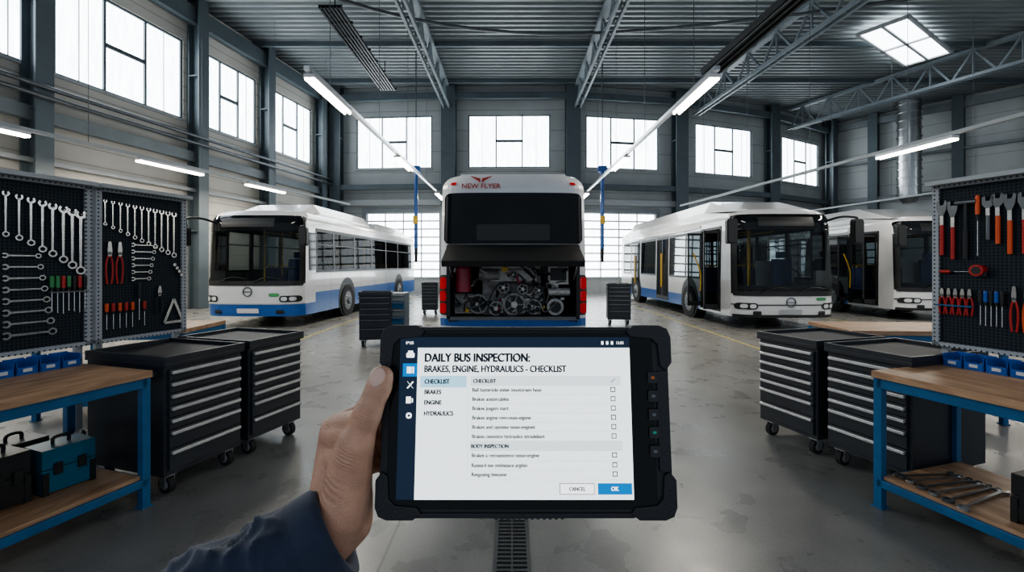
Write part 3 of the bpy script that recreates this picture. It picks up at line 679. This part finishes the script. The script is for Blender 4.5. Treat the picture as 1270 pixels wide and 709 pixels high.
def board(loc,rz,w,z0=1.0,z1=2.2):
    b=MB(); b.box(.03,w-.03,0,.015,z0+.03,z1-.03,PEG)
    for (a,c,e,f) in ((0,w,z0,z0+.03),(0,w,z1-.04,z1),(0,.04,z0,z1),(w-.04,w,z0,z1)): b.box(a,c,-.02,.03,e,f,PEGF)
    b.box(0,w,-.1,.0,z1-.02,z1+.01,LGREY)
    for x in (.03,w-.07): b.box(x,x+.04,.03,.07,0,z1,LGREY)
    for x in (.03,w-.07): b.box(x-.02,x+.06,.0,.15,0,.012,LGREY)
    return b.obj('pegboard_panel',loc,rz)
def tools(par,fn,name='hand_tools'):
    b=MB(); fn(b); return b.obj(name,parent=par)
BL1=(-3.163-.95*ca,3.385-.95*sa,0); B1=board(BL1,A,.95)
def t1(b):
    T=[.47,.405,.345,.285,.23,.17,.118,.068]
    for i,t in enumerate(T):
        L=[.3,.31,.33,.36,.38,.41,.44,.47][i]; wrench(b,.95-t,2.08-.012*i,L,0,.016+.0016*i); b.cyl((.95-t,-.03,2.05-.012*i),(.95-t,0,2.05-.012*i),.004,STEEL,n=6)
    for i in range(5): wrench(b,.42-.09*i,2.1,.3,0,.02)
    for i in range(8): 
        z=1.66-i*.075; wrench(b,.46+.0*i,z,.2+.012*i,-90,.015+.001*i)
    for i,(m) in enumerate((GREEN,GREEN,RED,GREEN,BLACK,RED,BLACK)): screwdriver(b,.715+.032*i,1.52,.25+.01*(i%3),m)
    b.box(.7,.93,-.03,0,1.40,1.41,DSTEEL)
    for i in range(4): pliers(b,.12+.09*i,1.5,.2,RED)
tools(B1,t1)
BL2=(-3.155,3.41,0); B2=board(BL2,A,.69)
def t2(b):
    for i in range(11): wrench(b,.06+.052*i,2.1-.004*i,.2+.02*i,0,.011+.0009*i)
    for i in range(6): wrench(b,.24,1.76-i*.055,.2-.01*i,-90,.014)
    for i in range(2): pliers(b,.09+.07*i,1.78,.33,RED)
    for i in range(5): screwdriver(b,.07+.045*i,1.30,.2,RED if i%2 else ORANGE)
    pliers(b,.46,1.42,.24,BLACK,0)
    for (p,q) in (((.5,1.1),(.66,1.1)),((.5,1.1),(.58,1.3)),((.66,1.1),(.58,1.3))): b.beam((p[0],-.012,p[1]),(q[0],-.012,q[1]),.012,CHROME,.022)
    screwdriver(b,.3,1.45,.3,BLACK); screwdriver(b,.34,1.3,.2,RED)
    for i in range(4): b.cyl((.58+.02*i,-.03,1.6-.03*i),(.58+.02*i,0,1.6-.03*i),.014,CHROME,n=12)
tools(B2,t2)
BR=(3.163,3.385,0); B3=board(BR,-A,1.0)
def t3(b):
    adjustable(b,.06,2.07,.4,RED); adjustable(b,.125,2.06,.42,RED); hammer(b,.2,2.04,.4,BLACK)
    screwdriver(b,.265,2.08,.42,ORANGE); adjustable(b,.32,2.07,.3,DSTEEL); adjustable(b,.37,2.08,.34,ORANGE); adjustable(b,.43,2.07,.4,ORANGE); adjustable(b,.5,2.07,.4,RED)
    for i in range(4): wrench(b,.58+.09*i,2.1,.35,0)
    screwdriver(b,.05,1.55,.2,RED,-90)
    b.cyl((.27,-.05,1.56),(.27,0,1.56),.04,RED,n=20); b.cyl((.27,-.052,1.56),(.27,-.048,1.56),.026,BLACK,n=20); b.box(.29,.32,-.04,-.01,1.52,1.55,BLACK)
    for i in range(5): pliers(b,.06+.04*i,1.43,.19,RED,w=.75)
    b.box(.03,.24,-.04,0,1.30,1.31,BENCHB)
    for i in range(5): screwdriver(b,.28+.028*i,1.42,.24,(BLACK,BINB,BLACK,BINB,BLACK)[i])
    for i in range(2): pliers(b,.45+.06*i,1.46,.3,(RED,ORANGE)[i],w=.8)
    for i in range(6): screwdriver(b,.56+.05*i,1.45,.24,RED)
tools(B3,t3)
def bins(loc,rz,n,x0):
    b=MB()
    for i in range(n):
        x=x0+i*.115
        b.box(x,x+.105,.0,.15,0,.012,BINB); b.box(x,x+.006,0,.15,.012,.085,BINB); b.box(x+.099,x+.105,0,.15,.012,.085,BINB); b.box(x,x+.105,.144,.15,.012,.09,BINB); b.box(x,x+.105,0,.006,.012,.05,BINB)
        b.box(x+.03,x+.075,-.003,0,.018,.04,WHITE)
        for k in range(5): b.sphere((x+R.uniform(.02,.085),R.uniform(.03,.12),.03),.014,STEEL,n=8,k=5)
    b.obj('parts_bins',loc,rz,bev=.002)
p=LP(LF,A,0,.62,.9); bins(p,A,6,-.72)
p=LP(RF,-A,0,.62,.9); bins(p,-A,6,.04)
def case(name,loc,rz,w,d,h,m):
    b=MB(); b.box(0,w,0,d,.01,h*.55,m); b.box(0,w,0,d,h*.57,h,m); b.box(.01,w-.01,.01,d-.01,h*.5,h*.6,BLACK)
    for x in (.0,w-.03): b.box(x,x+.03,-.008,d+.008,0,h*.5,BLACK)
    for x in (w*.2,w*.8-.04): b.box(x,x+.04,-.015,0,h*.42,h*.68,BLACK)
    b.tube([(w*.35,d/2,h-.005),(w*.36,d/2,h+.035),(w*.5,d/2,h+.045),(w*.64,d/2,h+.035),(w*.65,d/2,h-.005)],.01,BLACK,n=8)
    b.box(w*.12,w*.88,-.004,0,h*.1,h*.36,m)
    b.obj(name,loc,rz,bev=.008)
S=.215
case('tool_case',LP(LF,A,-.42,.28,S),A-4,.26,.2,.27,CASEB)
case('tool_case',LP(LF,A,-.66,.30,S),A,.2,.22,.3,BLACK)
case('tool_case',LP(LF,A,-.92,.2,S),A,.22,.25,.26,CASED)
case('power_drill_case',LP(LF,A,-.5,.55,S),A,.25,.2,.28,BLACK)
case('tool_case',LP(RF,-A,.62,.12,S),-A,.22,.4,.26,BLACK)
case('tool_case',LP(RF,-A,.9,.1,S),-A,.28,.4,.2,BLACK)
def drill():
    b=MB(); b.cyl((0,0,.2),(.16,0,.2),.035,BLACK); b.cyl((.16,0,.2),(.21,0,.2),.02,DSTEEL,r1=.012); b.box(.03,.075,-.02,.02,.05,.19,ORANGE); b.box(-.01,.1,-.035,.035,0,.05,BLACK)
    b.obj('cordless_drill',LP(LF,A,-.12,.5,S),A+60,bev=.005)
drill()
def spanners():
    b=MB()
    for i in range(6):
        b.M=Matrix.Translation((.06+.075*i,.0,.012))@Matrix.Rotation(math.radians(-14+4*i),4,'Z')@Matrix.Rotation(math.radians(-90),4,'X')
        wrench(b,0,.42,.42+.02*i,0,.026,STEEL if i%2 else DSTEEL,0)
    b.M=Matrix(); b.obj('loose_spanners',LP(RF,-A,.03,.08,S),-A)
spanners()
def trolley(loc,rz,w,h,n=6):
    cabinet('tool_trolley',loc,rz,w,.45,h,n,DSTEEL)
trolley((-2.95,8.7,0),12,.6,1.05); trolley((2.55,12,0),-6,.6,1.08); trolley((-2.9,14.5,0),4,.5,1.0)
def bluecart():
    b=MB(); b.box(0,.5,0,.4,.15,1.0,GREY)
    for k in range(5): b.box(.03,.47,-.02,0,.2+k*.16,.33+k*.16,BENCHB if k%2 else GREY); b.box(.05,.45,-.035,-.02,.3+k*.16,.315+k*.16,STEEL)
    for x in (.06,.44):
        for y in (.06,.34): caster(b,x,y,.15)
    b.obj('drawer_cart',(-2.75,9.5,0),0,bev=.004)
bluecart()
b=MB(); b.box(-.1,-.08,1.2,7.5,.0,.006,DSTEEL); b.box(.08,.1,1.2,7.5,.0,.006,DSTEEL); b.box(-.08,.08,1.2,7.5,.0,.0015,BLACK)
y=1.2
while y<7.5:
    b.box(-.08,-.005,y,y+.014,.001,.006,DSTEEL); b.box(.005,.08,y,y+.014,.001,.006,DSTEEL); y+=.036
b.box(-.005,.005,1.2,7.5,.001,.006,DSTEEL)
b.obj('floor_drain_grate',(0,0,0))
b=MB()
for p,q in (((-4.5,8.2),(-4.75,22)),((4.7,8.2),(4.7,22)),((9.3,9),(9.6,22))): b.beam((*p,.002),(*q,.002),.08,YELF,.003)
b.obj('floor_marking_lines')

# ---------------------------------------------------------------- tablet
TB=mat('tablet_rubber',(.014,.015,.017),.55,bump=.15,scale=300); BZ=mat('tablet_bezel',(.006,.007,.008),.15,var=0,ior=1.3)
def ui(name,c,e=1.0): 
    m=mat(name,tuple(x*.1 for x in c),.4,var=0,ior=1.2); bs=m.node_tree.nodes['Principled BSDF']; bs.inputs['Emission Color'].default_value=(*c,1); bs.inputs['Emission Strength'].default_value=e; return m
UE=1.55
U_BG=ui('ui_background',(.8,.87,.89),UE); U_D=ui('ui_dark',(.009,.017,.032),UE); U_BL=ui('ui_blue',(.008,.14,.38),UE); U_LB=ui('ui_light_blue',(.32,.55,.7),UE); U_T=ui('ui_text',(.008,.011,.016),UE); U_G=ui('ui_grey',(.6,.67,.7),UE); U_W=ui('ui_white',(.95,.97,1),UE)
tab=empty('rugged_tablet',(.0125,.467,1.44),(math.radians(83),0,0))
k=.000834
def px(x,y): return ((x-650)*k,(520-y)*k)
def rrect(x0,x1,y0,y1,r,n=6):
    pts=[]
    for cx,cy,a in ((x1-r,y1-r,0),(x0+r,y1-r,90),(x0+r,y0+r,180),(x1-r,y0+r,270)):
        for i in range(n+1):
            t=math.radians(a+90*i/n); pts.append((cx+r*math.cos(t),cy+r*math.sin(t)))
    return pts
def slab(b,pts,z0,z1,m):
    n=len(pts); b.add([(x,y,z0) for x,y in pts]+[(x,y,z1) for x,y in pts],[list(range(n))[::-1],list(range(n,2*n))]+[(i,(i+1)%n,(i+1)%n+n,i+n) for i in range(n)],m)
b=MB()
slab(b,rrect(-.146,.149,-.092,.094,.012),-.010,.006,TB)
x0,x1,y0,y1=-.149,.152,-.095,.0965
for cx,cy,sx,sy in ((x0,y0,1,1),(x1,y0,-1,1),(x0,y1,1,-1),(x1,y1,-1,-1)):
    a=.038; pts=[(0,.012),(.0035,.0035),(.012,0),(a,0),(a+.008,.006),(a+.004,.012),(.02,.014),(.014,.02),(.012,a+.004),(.006,a+.008),(0,a)]
    pts=[(cx+sx*p,cy+sy*q) for p,q in pts]
    if sx*sy<0: pts=pts[::-1]
    slab(b,pts,-.013,.0095,TB)
for (a,c,e,f) in ((-.11,.11,.0905,.0945),(-.11,.11,-.0935,-.0885)): slab(b,rrect(a,c,e,f,.0015),-.011,.008,TB)
slab(b,rrect(.136,.148,-.05,.05,.003),0,.0085,TB)
for i in range(12): slab(b,rrect(-.03+i*.006,-.027+i*.006,-.0945,-.0885,.001),-.009,.0085,BLACK)
b.obj('casing',parent=tab,bev=.0012)
b=MB(); slab(b,rrect(-.138,.133,-.085,.0885,.006),.005,.0072,BZ); b.obj('bezel_glass',parent=tab,bev=.0005)
b=MB()
def rect(xa,ya,xb,yb,z,m,r=0):
    a,c=px(xa,ya),px(xb,yb); slab(b,rrect(a[0],c[0],c[1],a[1],max(r,.00005),2),z-.00008,z,m)
rect(496,419,781,611,.0074,U_D); rect(518,432,781,611,.0076,U_BG)
rect(500,451,518,467,.0076,U_BL)
rect(522,466,579,480,.0078,U_LB); rect(584,466,769,478,.0078,U_G); rect(584,543,769,555,.0078,U_G)
for yy in (488,499,510,521,532,566,577,588): rect(584,yy,769,yy+.6,.0078,U_G)
rect(580.5,466,581.2,588,.0078,U_G)
for yy in (482.5,493.5,504.5,515.5,526.5,537.5,559.5,571,581.5):
    rect(756,yy-3,762,yy+3,.0079,U_T); rect(757,yy-2,761,yy+2,.008,U_BG)
rect(692,592,734,605,.0078,U_T); rect(692.7,592.7,733.3,604.3,.0079,U_W); rect(738,592,779,605,.0079,U_BL)
rect(504,438,514,444,.0078,U_W,.001); rect(506,435.5,512,438,.0078,U_W)
rect(505,455,511,463,.0078,U_W); rect(512,455,514,463,.0078,U_W)
rect(505,491,511,499,.0078,U_W); rect(512,493,513.5,498,.0078,U_W)
a=px(509,513.5); slab(b,rrect(a[0]-.003,a[0]+.003,a[1]-.003,a[1]+.003,.0029,6),.0077,.0078,U_W); slab(b,rrect(a[0]-.0012,a[0]+.0012,a[1]-.0012,a[1]+.0012,.0011,6),.0078,.0079,U_D)
for s_ in (-1,1):
    c=px(509,477); d=.003; b.add([(c[0]-d*s_,c[1]-d,.0078),(c[0]-d*s_+.0012,c[1]-d-.0008,.0078),(c[0]+d*s_+.0012,c[1]+d,.0078),(c[0]+d*s_,c[1]+d+.0008,.0078)],[(0,1,2,3)],U_W)
for x in (746,752,758): rect(x,424,x+3,428,.0078,U_W)
c=px(759,472); b.add([(c[0]-.0022,c[1],.008),(c[0]-.0008,c[1]-.0018,.008),(c[0]-.0008,c[1]-.0010,.008),(c[0]-.0018,c[1]+.0004,.008)],[(0,1,2,3)],U_T); b.add([(c[0]-.0008,c[1]-.0018,.008),(c[0]+.0026,c[1]+.002,.008),(c[0]+.002,c[1]+.0024,.008),(c[0]-.0008,c[1]-.001,.008)],[(0,1,2,3)],U_T)
b.obj('screen_ui',parent=tab,fix=False)
def T(s,x,y,cap,m=U_T,bold=0,al='LEFT',sx=.92):
    a=px(x,y); nm='label_'+s[:8].strip().lower().replace(' ','_').replace(':','').replace(',',''); sz=cap*k/.7
    text(nm,s,sz,(a[0],a[1],.0082),(0,0,0),m,tab,sz*.01,al,sx)
    if bold:
        for q in (1,2,3): text(nm,s,sz,(a[0]+bold*q/3,a[1]+bold*.15*q,.0082+.00001*q),(0,0,0),m,tab,sz*.01,al,sx)
T('DAILY BUS INSPECTION:',526,449,10,bold=.0009,sx=.84)
T('BRAKES, ENGINE, HYDRAULICS - CHECKLIST',526,461.5,7.8,bold=.0006,sx=.79)
for s,y in (('CHECKLIST',475.5),('BRAKES',488),('ENGINE',500.5),('HYDRAULICS',513.5)): T(s,527,y,5.2,bold=.0005,sx=.81)
T('CHECKLIST',587,474.5,4.6,bold=.00045,sx=.84); T('BODY INSPECTION',585,551.5,4.4,bold=.00045,sx=.84)
for s,y in (('Ball batteriole steier innotorsen hean',485),('Brakes anstercables',496),('Brakes jusgsm mart',507),('Brakes angine revn-nuse-eigene',518),('Brakes and opinsise tease-enginet',529),('Brakes cienotice hydraulics shradeliant',540),('Brakes a retraasstence tease-engine',562),('Rateard sse ontheasce argitio',573.5),('Resgusing biwusne',584)): T(s,586,y,4.3,bold=.0003,sx=.92)
T('CANCEL',713,600.5,4.2,bold=.0003,al='CENTER',sx=.85); T('OK',758,600.5,4.6,U_W,.0004,'CENTER'); T('09:05',503,427.5,3.4,U_W); T('12:05',764,427.5,3.4,U_W)
b=MB()
for i,y in enumerate((468,490,512,533,555)):
    c=px(808,y); slab(b,rrect(c[0]-.0052,c[0]+.0052,c[1]-.0055,c[1]+.0055,.0015),.007,.0096,BLACK)
    m=(mat('ind_orange',(.4,.12,.02),emit=.1),DSTEEL,DSTEEL,mat('ind_teal',(.02,.28,.2),emit=.08),DSTEEL)[i]
    slab(b,rrect(c[0]-.0018,c[0]+.0018,c[1]-.0013,c[1]+.0013,.0006),.0096,.0099,m)
b.obj('side_buttons',parent=tab)

# ---------------------------------------------------------------- hand + sleeve (tablet frame)
def skin_mat():
    m=mat('skin',(.5,.285,.195),.46,var=.14,scale=45,bump=.0); nt=m.node_tree; bs=nt.nodes['Principled BSDF']; N=nt.nodes.new; L=nt.links.new
    bs.inputs['Subsurface Weight'].default_value=.2; bs.inputs['Subsurface Radius'].default_value=(.008,.003,.0015); bs.inputs['Subsurface Scale'].default_value=1
    tc=N('ShaderNodeTexCoord'); v=N('ShaderNodeTexVoronoi'); v.inputs['Scale'].default_value=550; L(tc.outputs['Object'],v.inputs[0])
    n=N('ShaderNodeTexNoise'); n.inputs['Scale'].default_value=130; n.inputs['Detail'].default_value=6; L(tc.outputs['Object'],n.inputs[0])
    ad=N('ShaderNodeMath'); L(v.outputs[0],ad.inputs[0]); L(n.outputs['Fac'],ad.inputs[1])
    last=ad
    for (cx,cy,cz,rad,ang,fr) in ((-.155,.012,.036,.014,-18,1000),(-.173,-.030,.032,.014,-22,620),(-.19,-.06,.02,.026,-30,330)):
        mp=N('ShaderNodeMapping'); mp.vector_type='TEXTURE'; mp.inputs['Location'].default_value=(cx,cy,cz); mp.inputs['Rotation'].default_value=(0,0,math.radians(ang)); L(tc.outputs['Object'],mp.inputs[0])
        ln=N('ShaderNodeVectorMath'); ln.operation='LENGTH'; L(mp.outputs[0],ln.inputs[0])
        mr=N('ShaderNodeMapRange'); mr.interpolation_type='SMOOTHSTEP'; mr.inputs[1].default_value=rad; mr.inputs[2].default_value=rad*.3; mr.inputs[3].default_value=0; mr.inputs[4].default_value=1.4; L(ln.outputs['Value'],mr.inputs[0])
        wv=N('ShaderNodeTexWave'); wv.bands_direction='Y'; wv.inputs['Scale'].default_value=fr/6.28*.9; wv.inputs['Distortion'].default_value=3.5; wv.inputs['Detail'].default_value=2; wv.inputs['Detail Scale'].default_value=1.5; L(mp.outputs[0],wv.inputs[0])
        mu=N('ShaderNodeMath'); mu.operation='MULTIPLY'; L(mr.outputs[0],mu.inputs[0]); L(wv.outputs['Fac'],mu.inputs[1])
        a2=N('ShaderNodeMath'); L(last.outputs[0],a2.inputs[0]); L(mu.outputs[0],a2.inputs[1]); last=a2
    bp=N('ShaderNodeBump'); bp.inputs['Strength'].default_value=.4; bp.inputs['Distance'].default_value=.0012; L(last.outputs[0],bp.inputs['Height']); L(bp.outputs[0],bs.inputs['Normal']); return m
SKIN=skin_mat(); NAIL=mat('nail',(.6,.4,.32),.22,var=.03)
arm=empty('human_forearm_and_hand',(.0125,.467,1.44),(math.radians(83),0,0))
b=MB()
def chain(pts):
    P=[(Vector(p[:3])*.001,p[3]*.001) for p in pts]
    for (p,r),(q,s) in zip(P[:-1],P[1:]):
        n=max(2,int((p-q).length/.004))
        for i in range(n+1):
            t=i/n; b.sphere(p.lerp(q,t),r+(s-r)*t,SKIN,n=14,k=8)
WR=(-200,-116,-2)
chain([(-143,45,20,12),(-145,36,21.5,13.4),(-150,24,22,12.8),(-155,11,23,15),(-160,-4,20,13.8),(-166,-18,18,18),(-174,-40,10,21.5),(-179,-70,3,25),(-186,-92,0,28),(*WR,30),(-235,-140,6,31)])
chain([(-178,-78,-8,22),(-180,-104,-10,24),(-200,-122,-4,26)])
chain([(-203,-14,-18,14.5),(-190,-6,-34,12.6),(-176,0,-43,12.6),(-150,9,-32,10.4),(-128,12,-19,9)])
chain([(-206,-32,-28,14.5),(-190,-24,-46,12.6),(-172,-20,-56,12.4),(-146,-13,-42,10.6),(-124,-12,-19.5,9.2)])
chain([(-202,-50,-36,14),(-186,-44,-52,12),(-168,-40,-61,11.6),(-146,-37,-45,10),(-126,-36,-19.5,8.8)])
chain([(-194,-68,-40,13),(-180,-64,-54,10.6),(-166,-61,-61,10),(-148,-60,-44,9),(-134,-58,-18.5,8)])
for q in ((-203,-14,-18,14.5),(-206,-32,-28,14.5),(-202,-50,-36,14),(-194,-68,-40,13)): chain([(-197,-106,-8,27),q])
chain([(-166,-12,14,15),(-184,-16,0,16.5),(-201,-20,-14,16)]); chain([(-174,-44,4,19),(-190,-38,-8,19),(-203,-36,-24,16)]); chain([(-179,-70,0,22),(-196,-56,-18,19)])
chain([(-160,4,18,13),(-178,-4,3,14),(-196,-10,-12,14.5)])
h=b.obj('hand',parent=arm)
md=h.modifiers.new('remesh','REMESH'); md.mode='VOXEL'; md.voxel_size=.0016; md.use_smooth_shade=True
ms=h.modifiers.new('smooth','SMOOTH'); ms.factor=.6; ms.iterations=7
b=MB(); b.M=Matrix.Translation((-.1446,.0465,.0312))@Matrix.Rotation(math.radians(-17),4,'Z')@Matrix.Rotation(math.radians(-12),4,'Y')@Matrix.Rotation(math.radians(-14),4,'X')
b.sphere((0,0,0),.001,NAIL,(8.2,10,2.6),n=24,k=14); b.obj('thumbnail',parent=arm)
SLV=mat('navy_work_jacket',(.013,.022,.048),.85,var=.2,scale=30,bump=0); nt=SLV.node_tree; bs=nt.nodes['Principled BSDF']
bs.inputs['Sheen Weight'].default_value=.25
wv=nt.nodes.new('ShaderNodeTexNoise'); wv.inputs['Scale'].default_value=900; bp=nt.nodes.new('ShaderNodeBump'); bp.inputs['Strength'].default_value=.4; bp.inputs['Distance'].default_value=.001
tc=nt.nodes.new('ShaderNodeTexCoord'); nt.links.new(tc.outputs['Object'],wv.inputs[0]); nt.links.new(wv.outputs['Fac'],bp.inputs['Height']); nt.links.new(bp.outputs[0],bs.inputs['Normal'])
b=MB(); c0=Vector((-.190,-.108,-.002)); c1=Vector((-.43,-.25,.085)); ax=(c1-c0).normalized(); a1=ax.orthogonal().normalized(); a2=ax.cross(a1); Ls=(c1-c0).length
from mathutils import noise as mn
rings=[(.03,.034,0),(-.0,.036,0),(.0,.0425,0),(-.002,.0455,0),(.006,.0475,0),(.026,.048,0),(.0285,.0465,0),(.031,.048,0),(.0335,.0466,0),(.036,.0482,0)]
nn=96; kk=90
for i in range(1,kk+1): rings.append((.036+(Ls-.036)*i/kk,.048+.018*(i/kk),1))
vs=[]
for s_,r,wr in rings:
    for j in range(nn):
        t=2*math.pi*j/nn; p=c0+ax*s_+(a1*math.cos(t)+a2*math.sin(t))*r
        q=Vector((p.x*14,p.y*14,p.z*14)); amp=min(1,max(0,(s_-.03)/.03))
        rg=lambda f,tw,sd:(1-min(1,abs(mn.noise(Vector((s_*f+math.sin(t+tw)*1.7,math.cos(t)*1.0+sd,math.sin(t)*1.0))))*3.2))
        d=(rg(26,.6,0)*.009+rg(45,2.2,5)*.005-.004)*amp + mn.noise(q*2)*.005*amp + mn.noise(q)*.0015
        vs.append(p+(a1*math.cos(t)+a2*math.sin(t))*d)
nr=len(rings)
b.add(vs,[(i*nn+j,i*nn+(j+1)%nn,(i+1)*nn+(j+1)%nn,(i+1)*nn+j) for i in range(nr-1) for j in range(nn)],SLV,True)
b.add(vs,[list(range((nr-1)*nn,nr*nn))],SLV)
b.obj('sleeve',parent=arm)

# ---------------------------------------------------------------- world, camera
w=bpy.data.worlds.new('overcast'); sc.world=w; w.use_nodes=True
w.node_tree.nodes['Background'].inputs[0].default_value=(.76,.86,1,1); w.node_tree.nodes['Background'].inputs[1].default_value=.66
sc.view_settings.view_transform='AgX'
try: sc.view_settings.look='AgX - Medium High Contrast'
except Exception: pass
sc.view_settings.exposure=.15
cam=bpy.data.cameras.new('camera'); co=bpy.data.objects.new('camera',cam); sc.collection.objects.link(co); sc.camera=co
co.location=(0,0,1.6); co.rotation_euler=(math.radians(90),0,0)
cam.sensor_width=36; cam.lens=560/1270*36; cam.shift_y=-26.5/1270; cam.clip_start=.02; cam.clip_end=200
